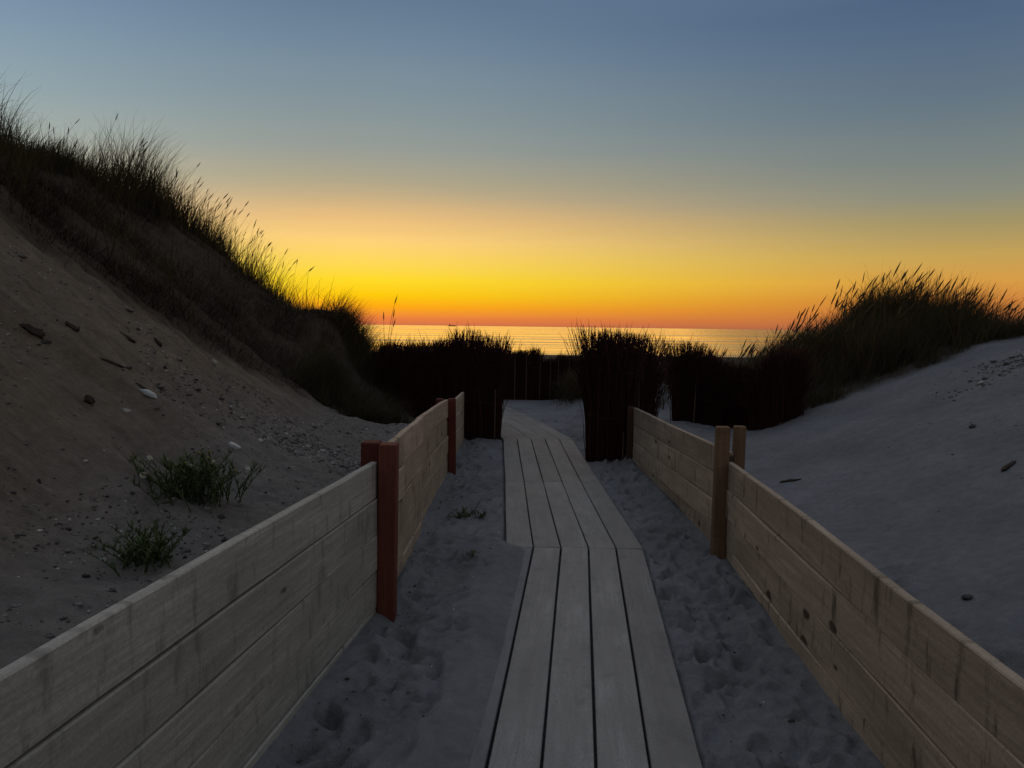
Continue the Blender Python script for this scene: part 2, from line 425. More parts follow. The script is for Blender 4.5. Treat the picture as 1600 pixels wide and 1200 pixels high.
post(fr, 1.465, 5.3, .925, .075, .09, M['brown_post'], R(.3)); post(fr, 1.615, 5.42, .915, .06, .08, M['brown_post'], R(.8))
post(fr, 1.425, 9.15, .66, .06, .07, M['dark_post'])

# ------------------------------------------------------------------ tubes and blades (vectorised)
def tubes(P, rad, sides=3):
    """P: (N,K,3) centre lines, rad: (N,K)"""
    N, K, _ = P.shape
    T = np.gradient(P, axis=1); T /= np.linalg.norm(T, axis=2, keepdims=True)+1e-9
    ref = np.zeros_like(T); ref[..., 0] = 1; ref[..., 1] = .3
    U = np.cross(T, ref); U /= np.linalg.norm(U, axis=2, keepdims=True)+1e-9
    W = np.cross(T, U)
    an = np.arange(sides)*2*np.pi/sides
    V = P[:, :, None]+rad[:, :, None, None]*(np.cos(an)[None, None, :, None]*U[:, :, None]+np.sin(an)[None, None, :, None]*W[:, :, None])
    id_ = np.arange(N*K*sides).reshape(N, K, sides); n2 = np.roll(id_, -1, 2)
    F = np.stack([id_[:, :-1], n2[:, :-1], n2[:, 1:], id_[:, 1:]], -1)
    return V.reshape(-1, 3), F.reshape(-1, 4)
def blades(p, L, az, tilt, bend, w, K=6, taper=.9):
    """flat arching leaves; returns V, F and the centre lines"""
    N = len(p); s = np.linspace(0, 1, K)
    th = tilt[:, None]+bend[:, None]*s[None]**1.4
    ds = L[:, None]/(K-1)
    r = np.concatenate([np.zeros((N, 1)), np.cumsum(np.sin((th[:, 1:]+th[:, :-1])/2)*ds, 1)], 1)
    z = np.concatenate([np.zeros((N, 1)), np.cumsum(np.cos((th[:, 1:]+th[:, :-1])/2)*ds, 1)], 1)
    Pc = np.stack([p[:, 0, None]+r*np.cos(az)[:, None], p[:, 1, None]+r*np.sin(az)[:, None], p[:, 2, None]+z], -1)
    tw = az+np.pi/2+rng.normal(0, .6, N)
    side = np.stack([np.cos(tw), np.sin(tw), np.zeros(N)], -1)
    wd = w[:, None]*(1-taper*s[None]**1.5)
    V = np.stack([Pc-side[:, None]*wd[..., None]/2, Pc+side[:, None]*wd[..., None]/2], 2)
    id_ = np.arange(N*K*2).reshape(N, K, 2)
    F = np.stack([id_[:, :-1, 0], id_[:, :-1, 1], id_[:, 1:, 1], id_[:, 1:, 0]], -1)
    return V.reshape(-1, 3), F.reshape(-1, 4), Pc
class Acc:
    def __init__(s): s.V = []; s.F = []; s.A = []; s.n = 0
    def add(s, V, F, a):
        s.V.append(V); s.F.append(F+s.n); s.A.append(np.broadcast_to(a, (len(V),)) if np.ndim(a) == 0 else a); s.n += len(V)
    def build(s, name, mat, parent=None, smooth=True):
        return quads(name, np.concatenate(s.V), np.concatenate(s.F), mat, parent, {'rnd': np.concatenate(s.A)}, smooth)

def heads(acc, base, az, tilt, L, w):
    """seed heads: spindle tubes"""
    N = len(base); K = 7; s = np.linspace(0, 1, K)
    d = np.stack([np.sin(tilt)*np.cos(az), np.sin(tilt)*np.sin(az), np.cos(tilt)], -1)
    Pc = base[:, None]+d[:, None]*(L[:, None]*s[None])[..., None]
    prof = np.array([.25, .75, 1, .95, .8, .5, .08])
    V, F = tubes(Pc, w[:, None]*prof[None], 5)
    acc.add(V, F, np.repeat(rng.uniform(.75, 1, N), K*5))

def tussock(name, pts, L, lean_az, lean, bend, wid, stalks, label, mat='grass', head_len=.15, head_w=1.0):
    """mass of leaf blades with flowering stalks; everything is real geometry"""
    acc = Acc(); N = len(pts)
    az = np.where(rng.random(N) < .62, lean_az+rng.normal(0, .7, N), rng.uniform(0, 6.283, N))
    V, F, _ = blades(pts, L, az, np.abs(rng.normal(lean, .16, N)), np.abs(rng.normal(bend, .4, N)), rng.uniform(.6, 1.4, N)*wid)
    acc.add(V, F, np.repeat(rng.beta(1.6, 2.2, N), 12))
    if stalks is not None and len(stalks):
        n = len(stalks[0]); sp, sl = stalks
        a2 = lean_az+rng.normal(0, .45, n)
        ti = np.abs(rng.normal(lean*.8, .1, n)); be = np.abs(rng.normal(bend*.55, .2, n))
        s = np.linspace(0, 1, 7); th = ti[:, None]+be[:, None]*s[None]
        r = np.concatenate([np.zeros((n, 1)), np.cumsum(np.sin((th[:, 1:]+th[:, :-1])/2), 1)], 1)*sl[:, None]/6
        z = np.concatenate([np.zeros((n, 1)), np.cumsum(np.cos((th[:, 1:]+th[:, :-1])/2), 1)], 1)*sl[:, None]/6
        Pc = np.stack([sp[:, 0, None]+r*np.cos(a2)[:, None], sp[:, 1, None]+r*np.sin(a2)[:, None], sp[:, 2, None]+z], -1)
        V, F = tubes(Pc, np.broadcast_to(np.linspace(.0026, .0018, 7), (n, 7)), 3)
        acc.add(V, F, np.repeat(rng.uniform(.6, 1, n), 21))
        heads(acc, Pc[:, -1], a2, ti+be, rng.uniform(.75, 1.3, n)*head_len, rng.uniform(.006, .010, n)*head_w)
    o = acc.build(name, M[mat])
    return tag(o, label, 'grass', kind='stuff')

def scatter(n, x0, x1, y0, y1, keep):
    out = np.zeros((0, 2))
    while len(out) < n:
        p = np.stack([rng.uniform(x0, x1, n*2), rng.uniform(y0, y1, n*2)], -1)
        out = np.concatenate([out, p[rng.random(len(p)) < keep(p[:, 0], p[:, 1])]])
    out = out[:n]
    return np.concatenate([out, gz(out[:, 0], out[:, 1])[:, None]], 1)

# left dune: tall marram along the upper slope and the crest
def keepL(x, y):
    d = veg_x(y)-.25-x
    clump = np.clip(.5+2.2*fbm(x*1.3+4, y*1.3, 3), .03, 1)
    return (.05*ss(.2, 1, d)+.95*ss(-1.0, -.2, base_h(x, y)-crest(y)))*clump
p = scatter(33000, -9.5, -1.9, 5.5, 17.2, keepL)
hgt = np.clip(.62+.55*fbm(p[:, 0]*.8, p[:, 1]*.8+9, 3), .28, 1.0)
hgt *= np.interp(p[:, 1], [9, 10.2, 11, 11.7, 12.3, 13.0, 13.5, 14.3, 15.6], [1.1, 1.05, .55, .5, 1.1, 1.15, .65, 1.05, 1.0])
hgt *= ss(0, 1.6, veg_x(p[:, 1])-p[:, 0])*.7+.3
sel = rng.random(len(p)) < .003+.022*ss(12.6, 14, p[:, 1])
st = p[sel & (hgt > .45)]
tussock('marram_grass', p, hgt*rng.uniform(.35, 1.4, len(p)), .1, .18, .7, .0095,
        (st, rng.uniform(.7, 1.05, len(st))), 'tall wind-bent marram grass along the crest of the left dune')
# dead thatch and roots hanging on the upper left slope
def keepT(x, y): return ss(-.15, .9, veg_x(y)-x)*np.clip(.45+2.2*fbm(x*1.4, y*1.4+2, 3), .01, 1)
p = scatter(26000, -7.5, -1.7, 5, 14.5, keepT)
tussock('dead_thatch', p, rng.uniform(.08, .34, len(p)), -.15, .75, .9, .006, None, 'dark dead grass and roots covering the upper left slope', 'thatch')
# low growth where the left dune runs down to the brushwood
def keepN(x, y): return np.clip(.4+1.8*fbm(x*2.1, y*2.1+7, 3), 0, 1)*ss(-.75, -1.2, x)
p = scatter(15000, -3.0, -.85, 10.2, 14.4, keepN)
tussock('low_grass', p, rng.uniform(.15, .6, len(p))*np.interp(p[:, 0], [-2.6, -1.6, -1], [1.15, .8, .45]), .2, .4, 1.0, .007, None, 'low ragged grass where the left dune meets the brushwood screen')

# right dune mound
def keepR(x, y): return ss(.0, .25, y-(10.6+.12*np.sin(x*2)))*ss(3.3, 3.9, x)*np.clip(.6+1.9*fbm(x*1.5, y*1.5+5, 3), .05, 1)
p = scatter(40000, 3.2, 10.5, 10.5, 15, keepR)
hgt = np.clip(.6+.7*fbm(p[:, 0]*1.5+3, p[:, 1]*1.5, 3), .25, .95)*(.45+.55*ss(10.6, 11.6, p[:, 1]))
st = p[(rng.random(len(p)) < .012) & (p[:, 1] > 11.6)]
tussock('marram_grass', p, hgt*rng.uniform(.4, 1.25, len(p)), .05, .25, .8, .009,
        (st, rng.uniform(.5, .86, len(st))), 'dark marram grass with nodding seed heads on the right dune', head_len=.23, head_w=1.35)
# grass in the gap behind the brushwood and beside the far screen
def keepG(x, y): return np.clip(.5+1.5*fbm(x*2, y*2, 3), .02, 1)*ss(1.6, 1.9, x)
p2 = scatter(900, 2.2, 3.9, 13.6, 16, lambda x, y: np.clip(.1+2*fbm(x*3, y*3, 3), 0, 1))
p = scatter(9000, 1.6, 5.5, 15.4, 17.6, keepG); p = np.concatenate([p, p2])
tussock('marram_grass', p, rng.uniform(.18, .5, len(p)), .1, .25, .8, .008, None, 'low dune grass in the gap behind the right brushwood screens')
def keepF(x, y): return np.exp(-((x-1.5)/.32)**2-((y-15.7)/.6)**2)
p = scatter(3200, .8, 2.2, 14.8, 17, keepF)
tussock('marram_grass', p, rng.uniform(.25, .7, len(p)), 3.3, .3, .9, .008, None, 'rounded grass tuft in front of the far low brushwood screen')

# ------------------------------------------------------------------ brushwood screens
def along(path, t):
    path = np.asarray(path, float)
    seg = np.linalg.norm(np.diff(path[:, :2], axis=0), axis=1); cum = np.concatenate([[0], np.cumsum(seg)])
    s = t*cum[-1]
    return np.stack([np.interp(s, cum, path[:, k]) for k in range(path.shape[1])], -1), cum[-1]
def brushwood(label, path, thick=.22, dens=900, spread=.10, stakes=(), tall=1.0, clump=.35, seed=0, top_rag=.14, twiggy=1.0):
    """path: x, y, base z, top z.  A screen of upright brushwood with ragged tops"""
    r = np.random.default_rng(seed+50)
    path = [(a, b, g1(a, b)-.05 if c is None else c, d) for a, b, c, d in path]
    _, L = along(path, np.array([0.]))
    N = int(L*dens*1.45); t = r.random(N)
    q, _ = along(path, t); q2, _ = along(path, np.clip(t+.01, 0, 1)); q1, _ = along(path, np.clip(t-.01, 0, 1))
    d = q2[:, :2]-q1[:, :2]; d /= np.linalg.norm(d, axis=1, keepdims=True)
    nrm = np.stack([-d[:, 1], d[:, 0]], -1)
    off = np.clip(r.normal(0, .42, N), -1, 1)*thick/2
    K = 5; s = np.linspace(0, 1, K)
    cl = np.floor(t*L/clump+.25*np.sin(t*40)); cphase = (np.sin(cl*12.9898+seed)*43758.5453) % 1
    short = r.random(N) < .5
    top = q[:, 3]-(.20 if top_rag > .1 else .08)*1.35*cphase-top_rag*np.abs(r.normal(0, 1, N))*1.1+.04-short*r.uniform(.08, .4, N)*top_rag/.14
    incl = (t*L/clump+.25*np.sin(t*40)) % 1-.5          # fans out from the middle of its bundle
    leanl = incl*spread*1.5+r.normal(0, spread*.75, N)
    endp = ss(.12, 0, t)*-1+ss(.88, 1, t)
    leanl += endp*spread*.8
    leann = off/thick*spread*1.5+r.normal(0, spread*.4, N)
    base = np.stack([q[:, 0]+nrm[:, 0]*off, q[:, 1]+nrm[:, 1]*off, q[:, 2]], -1)
    h = np.maximum(top-base[:, 2], .2)
    f = s**2.6
    wob = r.normal(0, .013, (N, K, 2)); wob[:, 0] = 0
    Pc = np.stack([base[:, 0, None]+(d[:, 0]*leanl+nrm[:, 0]*leann)[:, None]*f+wob[..., 0],
                   base[:, 1, None]+(d[:, 1]*leanl+nrm[:, 1]*leann)[:, None]*f+wob[..., 1],
                   base[:, 2, None]+h[:, None]*s], -1)
    acc = Acc()
    rb = r.uniform(.003, .0085, N)
    V, F = tubes(Pc, rb[:, None]*(1-.55*s[None]), 3); acc.add(V, F, np.repeat(r.random(N), K*3))
    # side twigs near the top
    m = int(N*1.15*twiggy); who = r.integers(0, N, m); u = r.uniform(.68, .97, m)
    k0 = np.minimum((u*(K-1)).astype(int), K-2); fr_ = u*(K-1)-k0
    st_ = Pc[who, k0]*(1-fr_)[:, None]+Pc[who, k0+1]*fr_[:, None]
    a = r.uniform(0, 6.283, m); ln = r.uniform(.05, .26, m); ti = r.uniform(.10, .75, m)
    dr = np.stack([np.sin(ti)*np.cos(a), np.sin(ti)*np.sin(a), np.cos(ti)], -1)
    s3 = np.linspace(0, 1, 3)
    Pt = st_[:, None]+dr[:, None]*(ln[:, None]*s3)[..., None]; Pt[:, 1, :2] += r.normal(0, .006, (m, 2))
    V, F = tubes(Pt, np.broadcast_to(np.array([.0038, .003, .0012]), (m, 3)), 3); acc.add(V, F, np.repeat(r.random(m), 9))
    # packed core of the screen: short-spaced thick stems so that no light comes through the middle
    n2 = int(L*120); tc = (np.arange(n2)+.5)/n2
    qc, _ = along(path, tc); Kc = 4; sc = np.linspace(0, 1, Kc)
    hc = (qc[:, 3]-qc[:, 2])*(r.uniform(.60, .74, n2))
    Pk = np.stack([np.repeat(qc[:, 0:1], Kc, 1), np.repeat(qc[:, 1:2], Kc, 1), qc[:, 2, None]+hc[:, None]*sc], -1)
    Pk[..., :2] += r.normal(0, .012, (n2, 1, 2))
    V, F = tubes(Pk, np.broadcast_to(np.array([.017, .017, .015, .004]), (n2, Kc)), 5); acc.add(V, F, np.repeat(r.random(n2), Kc*5))
    root = empty('brushwood_screen', tuple(path[0][:3])); tag(root, label, 'brushwood screen', 'brushwood screens across the path')
    bpy.context.view_layer.update(); inv = root.matrix_world.inverted()
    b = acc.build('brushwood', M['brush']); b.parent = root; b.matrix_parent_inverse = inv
    mid = .5
    nd = np.array([0, -1.])
    for (tt, zt, dx) in stakes:
        qq, _ = along(path, np.array([tt])); qa, _ = along(path, np.array([min(tt+.02, 1)])); qb, _ = along(path, np.array([max(tt-.02, 0)]))
        dd = qa[0, :2]-qb[0, :2]; dd /= np.linalg.norm(dd); nn = np.array([-dd[1], dd[0]])
        if nn[1] > 0: nn = -nn
        pos = qq[0, :2]+nn*(thick*.5+.03)
        P2 = np.array([[[pos[0], pos[1], qq[0, 2]-.1], [pos[0]+dx*.5, pos[1], zt*.5], [pos[0]+dx, pos[1], zt]]])
        V, F = tubes(P2, np.array([[.014, .013, .011]]), 6)
        sk = quads('stake', V, F, M['pale_stake']); sk.parent = root; sk.matrix_parent_inverse = inv
    # tie wire
    for hz in (.35, .68):
        tw_ = np.linspace(0.01, .99, 12); qw, _ = along(path, tw_)
        dq = np.gradient(qw[:, :2], axis=0); dq /= np.linalg.norm(dq, axis=1, keepdims=True)
        n_ = np.stack([-dq[:, 1], dq[:, 0]], -1); n_ *= np.where(n_[:, 1:2] > 0, -1, 1)
        Pw = np.stack([qw[:, 0]+n_[:, 0]*(thick*.5+.012), qw[:, 1]+n_[:, 1]*(thick*.5+.012), qw[:, 2]+(qw[:, 3]-qw[:, 2])*hz], -1)[None]
        V, F = tubes(Pw, np.full((1, 12), .0035), 4)
        wv = quads('tie_wire', V, F, M['dark_post']); wv.parent = root; wv.matrix_parent_inverse = inv
    return root

brushwood('tall brushwood screen with an upright end block beside the walkway, left of the gap',
          [(-.17, 11.15, None, 1.58), (-.76, 11.1, None, 1.60), (-1.3, 11.7, None, 1.50), (-2.25, 13.0, None, 1.27)], .3, 1150, .10, [(.03, .7, .01)], seed=1)
brushwood('narrow tall brushwood screen standing right of the walkway at the fence end',
          [(.93, 9.35, None, 1.76), (1.18, 9.32, None, 1.62), (1.47, 9.35, None, 1.56)], .24, 1500, .11, [(.75, .35, .0)], seed=2, clump=.28)
brushwood('flaring brushwood bundle row just behind the narrow tall screen',
          [(1.55, 10.3, None, 1.58), (1.93, 10.7, None, 1.50)], .24, 1500, .24, [(.1, 1.15, .0)], seed=3, clump=.4)
brushwood('long dark brushwood screen running into the foot of the right dune',
          [(2.64, 12.4, None, 1.50), (3.0, 12.1, None, 1.46), (3.2, 11.6, None, 1.20), (3.5, 10.75, None, 1.22), (4.05, 10.7, None, 1.45)], .28, 1200, .13, [(.2, .9, .03)], seed=4)
brushwood('low far brushwood screen closing the view at the end of the walkway',
          [(-.9, 16.8, None, 1.13), (.2, 16.8, None, 1.12), (.62, 16.75, None, 1.12), (.66, 16.75, None, .98), (2.0, 16.6, None, .94)], .18, 1000, .06,
          [(.33, .95, .0), (.42, 1.0, .0), (.52, 1.0, .01), (.6, .9, .0), (.66, 1.0, .0), (.74, .95, .0)], seed=5, top_rag=.05, twiggy=.4, clump=.22)

# ------------------------------------------------------------------ single plants
def stem_tuft(acc, n, rad, hgt, spread, flop=.5, leaf=.05, leaves=14, seed=0):
    r = np.random.default_rng(seed+5); tips = []
    for k in range(n):
        a = r.uniform(0, 6.283); h = hgt*r.uniform(.55, 1.05); lean = spread*r.uniform(.2, 1)
        K = 6; s = np.linspace(0, 1, K)
        b = np.array([r.normal(0, rad*.35), r.normal(0, rad*.35), -.02])
        P_ = b+np.stack([np.cos(a)*lean*s**1.3, np.sin(a)*lean*s**1.3, h*(s-.25*flop*s**2)], -1)
        V, F = tubes(P_[None], np.linspace(.004, .0018, K)[None], 4); acc.add(V, F, .35)
        tips.append(P_[-1])
        m = leaves; u = r.uniform(.12, 1, m); at = np.stack([np.interp(u, s, P_[:, c]) for c in range(3)], -1)
        V, F, _ = blades(at, r.uniform(.5, 1.3, m)*leaf, r.uniform(0, 6.283, m), r.uniform(.3, 1.2, m), r.uniform(.1, .8, m), np.full(m, .009), 4, .8)
        acc.add(V, F, np.repeat(r.random(m), 8))
    return tips
def flower(loc, rad, parent, seed):
    bm = bmesh.new(); n = 11; tilt = Matrix.Rotation(.5, 4, 'X')
    for k in range(n):
        a = k*2*math.pi/n; c, s_ = math.cos(a), math.sin(a)
        pts = [(.35, -.05), (.75, -.17), (1.0, -.1), (1.04, .0), (1.0, .1), (.75, .17), (.35, .05)]
        vs = []
        for (u, v) in pts:
            vs.append(bm.verts.new(tilt @ Vector(((u*c-v*s_)*rad, (u*s_+v*c)*rad, .12*rad*math.sin(u*2.5)))))
        f = bm.faces.new(vs)
    bmesh.ops.solidify(bm, geom=list(bm.faces), thickness=.0012)
    o = from_bm('flower', bm, M['petal'], parent); o.location = loc; o.rotation_euler = (0.3+random.gauss(0, .3), random.gauss(0, .3), random.random()*6)
    bm = bmesh.new(); bmesh.ops.create_uvsphere(bm, u_segments=10, v_segments=6, radius=rad*.4)
    for v in bm.verts: v.co.z *= .55; v.co = tilt @ v.co
    d = from_bm('flower_disc', bm, M['disc'], o, True)
    return o
def weed(name, x, y, n, rad, hgt, spread, label, flowers=0, seed=0, leaf=.05, leaves=16, cat='plant'):
    root = empty(name, (x, y, g1(x, y))); tag(root, label, cat)
    acc = Acc(); tips = stem_tuft(acc, n, rad, hgt, spread, .5, leaf, leaves, seed)
    acc.build('foliage', M['weed'], root)
    for k in range(flowers):
        t_ = tips[(k*7) % len(tips)]
        flower(tuple(t_+np.array([0, 0, .004])), random.uniform(.016, .022), root, k)
    return root
weed('flowering_weed', -2.05, 4.9, 95, .32, .36, .28, 'bushy green weed with small white flowers low on the left dune', 22, 1, .06, 24)
weed('green_weed', -1.92, 3.98, 52, .22, .21, .22, 'flowerless green weed behind the left fence, nearest the camera', 0, 2, .05, 18)
weed('sand_weed', -.42, 6.45, 14, .06, .11, .17, 'small flat weed in the sand between left fence and walkway', 0, 3, .04, 12)
weed('sand_weed', -.27, 6.4, 8, .04, .09, .10, 'tiny sprig beside the flat weed, nearer the walkway', 0, 4, .035, 10)
weed('sand_weed', -.27, 5.22, 6, .03, .05, .06, 'withered tuft in the sand beside the left edge of the walkway', 0, 5, .03, 8)
weed('sand_weed', -1.62, 4.3, 7, .04, .07, .08, 'little brownish tuft just behind the top edge of the left fence', 0, 6, .03, 8)
# lone dry stalk in front of the sea
acc = Acc(); bx, by = -2.1, 12.75; bz = g1(bx, by)
for (dx, L_, ti, be) in [(0, 1.48, .02, .28), (.01, 1.25, .06, .1), (.02, 1.2, -.06, .05), (-.03, 1.1, .08, .2)]:
    s = np.linspace(0, 1, 9); th = ti+be*s**2
    P_ = np.stack([bx+dx+np.cumsum(np.sin(th))*L_/8, np.full(9, by), bz-.1+np.cumsum(np.cos(th))*L_/8], -1)
    V, F = tubes(P_[None], np.linspace(.006, .002, 9)[None], 5); acc.add(V, F, .2)
    heads(acc, P_[-2:-1], np.array([0.]), np.array([th[-1]]), np.array([.16]), np.array([.010]))
o = acc.build('dry_stalk', M['thatch']); tag(o, 'lone dry grass stalk rising against the sea beside the left brushwood screen', 'plant')

# ------------------------------------------------------------------ stones, litter, driftwood
def lump(name, x, y, size, mat, label, cat, rz=0., sink=.3, seed=0, slope=True):
    bm = bmesh.new(); bmesh.ops.create_icosphere(bm, subdivisions=3, radius=1)
    r = random.Random(seed); ph = [r.uniform(0, 6) for _ in range(6)]
    for v in bm.verts:
        n = v.co.copy()
        k = 1+.16*math.sin(n.x*3+ph[0])+.13*math.sin(n.y*4+ph[1])+.10*math.sin(n.z*5+ph[2])+.06*math.sin(n.x*9+n.y*7+ph[3])
        if mat.name.startswith('drift'):
            k *= 1+.22*math.sin(n.x*11+ph[4])*math.sin(n.y*9+ph[5])
            tp = 1-.55*max(0., n.x*(1 if seed % 2 else -1))
            v.co = Vector((math.copysign(abs(n.x)**.6, n.x)*size[0]*k/2, n.y*size[1]*k*tp/2, math.copysign(abs(n.z)**.7, n.z)*size[2]*k*tp/2)); continue
        v.co = Vector((n.x*size[0]*k/2, n.y*size[1]*k/2, n.z*size[2]*k/2))
    o = from_bm(name, bm, mat, None, True)
    e = .06; dzx = (g1(x+e, y)-g1(x-e, y))/(2*e); dzy = (g1(x, y+e)-g1(x, y-e))/(2*e)
    nrm = Vector((-dzx, -dzy, 1)).normalized()
    q = Vector((0, 0, 1)).rotation_difference(nrm)
    o.rotation_mode = 'QUATERNION'; o.rotation_quaternion = q @ Matrix.Rotation(rz, 3, 'Z').to_quaternion()
    o.location = Vector((x, y, g1(x, y)))+nrm*size[2]*(.5-sink)
    return tag(o, label, cat)
def cast(px, py):
    """where the view ray through a photo pixel meets the sand: a world position on the ground"""
    d = CAM_M @ Vector(((px-800)/1200, (600-py)/1200, -1)); o = Vector((0, 0, 1.6))
    t = 1.2
    while t < 40:
        q = o+d*t
        if q.z < g1(q.x, q.y): break
        t += .02
    return q.x, q.y
CAM_M = (Matrix.Rotation(R(90-4.29), 3, 'X') @ Matrix.Rotation(R(.72), 3, 'Z'))

x, y = cast(232, 620); lump('litter', x, y, (.15, .045, .035), M['litter'], 'elongated white scrap of litter lying high on the left slope', 'litter', -.1, .2, 3)
x, y = cast(250, 628); 
x, y = cast(366, 700); lump('litter', x, y, (.10, .06, .04), M['litter'], 'rounded white scrap of litter beside the flowering weed', 'litter', .3, .25, 5)
x, y = cast(335, 565); lump('shell', x, y, (.06, .035, .02), M['shell'], 'pale shell fragment up the slope below the dark thatch', 'shell', 0, .25, 6)
x, y = cast(198, 643); lump('shell', x, y, (.075, .035, .02), M['shell'], 'dull pale fragment just below the elongated white scrap', 'shell', .2, .3, 7)
for k, (px, py, L_, w_, rz, lab) in enumerate([
        (50, 518, .27, .08, -.1, 'largest dark driftwood piece near the left edge of the view'),
        (246, 536, .20, .06, -.2, 'short dark driftwood chip highest on the left slope'),
        (198, 528, .22, .05, -.1, 'thin dark driftwood sliver left of the short chip'),
        (112, 511, .16, .06, .1, 'dark driftwood bit right of the largest piece'),
        (222, 607, .16, .035, -.3, 'dark twig lying against the elongated white scrap'),
        (140, 631, .12, .07, .3, 'rounded bluish dark lump below the scattered chips'),
        (175, 570, .2, .05, .5, 'rusty brown wood bit in the middle of the left slope')]):
    x, y = cast(px, py); lump('driftwood', x, y, (L_*.62, w_*.75, w_*.5), M['drift'], lab, 'driftwood', rz, .42, 20+k).__setitem__('group', 'driftwood scattered on the left slope')
x, y = cast(1513, 938); lump('stone', x, y, (.055, .04, .03), M['dark_stone'], 'single dark stone on the sand right of the near fence', 'stone', .3, .2, 40)
x, y = cast(1520, 668); lump('stone', x, y, (.075, .05, .035), M['dark_stone'], 'largest dark stone below the gravel patch on the right slope', 'stone', .3, .2, 41)
x, y = cast(1533, 600); lump('shell', x, y, (.07, .05, .04), M['shell'], 'pale shell at the left rim of the gravel patch', 'shell', .3, .2, 42)
x, y = cast(1575, 731); lump('driftwood', x, y, (.2, .035, .025), M['drift'], 'dark stick on the smooth right sand slope', 'driftwood', .6, .2, 43)
x, y = cast(1235, 752); lump('driftwood', x, y, (.2, .05, .02), M['drift'], 'flat dark strip of debris in the sand behind the right fence posts', 'driftwood', .1, .3, 44)

def pebbles(name, pts, size, label, cat, kind='stuff', pale=.1):
    """many small stones in one mesh (nobody could count them)"""
    n = len(pts); acc = Acc()
    U, W = 6, 4
    th = np.linspace(0, 2*np.pi, U, endpoint=False); ph = np.linspace(.15, np.pi-.15, W)
    sph = np.stack([np.outer(np.sin(ph), np.cos(th)), np.outer(np.sin(ph), np.sin(th)), np.outer(np.cos(ph), np.ones(U))], -1)
    sc = size[:, None]*np.stack([rng.uniform(.7, 1.6, n), rng.uniform(.6, 1.1, n), rng.uniform(.3, .7, n)], -1)
    jit = 1+rng.normal(0, .16, (n, W, U, 1))
    a = rng.uniform(0, 6.283, n)
    Vv = sph[None]*jit*sc[:, None, None]
    xx = Vv[..., 0]*np.cos(a)[:, None, None]-Vv[..., 1]*np.sin(a)[:, None, None]
    yy = Vv[..., 0]*np.sin(a)[:, None, None]+Vv[..., 1]*np.cos(a)[:, None, None]
    Vv = np.stack([xx, yy, Vv[..., 2]], -1)+pts[:, None, None]
    id_ = np.arange(n*W*U).reshape(n, W, U); nn = np.roll(id_, -1, 2)
    F = np.stack([id_[:, :-1], id_[:, 1:], nn[:, 1:], nn[:, :-1]], -1).reshape(-1, 4)
    caps = np.concatenate([np.stack([id_[:, r_, 0], id_[:, r_, 1], id_[:, r_, 2], id_[:, r_, 3]], -1) for r_ in (0, -1)]+
                          [np.stack([id_[:, r_, 3], id_[:, r_, 4], id_[:, r_, 5], id_[:, r_, 0]], -1) for r_ in (0, -1)])
    col = np.where(rng.random(n) < pale, rng.uniform(.85, 1, n), rng.uniform(0, .75, n))
    acc.add(Vv.reshape(-1, 3), np.concatenate([F, caps]), np.repeat(col, W*U))
    return tag(acc.build(name, M['pebble'], None, False), label, cat, kind=kind)
def keepS(x, y): return ss(-1.0, -1.3, x)*(.25+.75*ss(.2, -.2, np.abs(y-6.2)-1.2)*ss(-2.6, -1.4, x))*(1-ss(.3, -.3, x-veg_x(y)))*np.clip(.4+1.6*fbm(x*1.5, y*1.5, 3), .05, 1)
p = scatter(9000, -5.5, -.85, 3, 10.5, keepS); pebbles('gravel', p, rng.lognormal(-4.95, .5, len(p)), 'loose gravel, shell bits and clods scattered over the left slope', 'gravel', pale=.10)
def keepQ(x, y): return ss(4.6, 5.6, x+.3*np.sin(y*3))*ss(7.0, 7.8, y)*ss(9.9, 9.2, y)*np.clip(.4+1.6*fbm(x*1.5, y*1.5, 3), .03, 1)
p = scatter(1500, 4.4, 9, 6.8, 10, keepQ); pebbles('gravel', p, rng.lognormal(-4.2, .45, len(p)), 'dark gravel patch on the upper right sand slope', 'gravel', pale=.06)
def keepU(x, y): return soft_region(x, y)*np.where((x > walk_l(y)-.03) & (x < walk_r(y)+.03), 0, 1)*(.15+.85*ss(.35, .0, x-fence_left_x(y)))
p = scatter(900, -1.1, 1.5, 2.2, 11, keepU); pebbles('debris_bits', p, rng.lognormal(-5.3, .4, len(p)), 'dark crumbs of bark and shell in the trampled sand', 'gravel', pale=.05)
def keepV(x, y): return ss(2, 2.6, x-.15*y)*np.clip(.1+1.2*fbm(x, y, 2), .02, 1)
p = scatter(160, 2, 8, 3, 10.3, keepV); pebbles('debris_bits', p, rng.lognormal(-4.7, .45, len(p)), 'sparse dark bits on the smooth right sand slope', 'gravel', pale=.05)

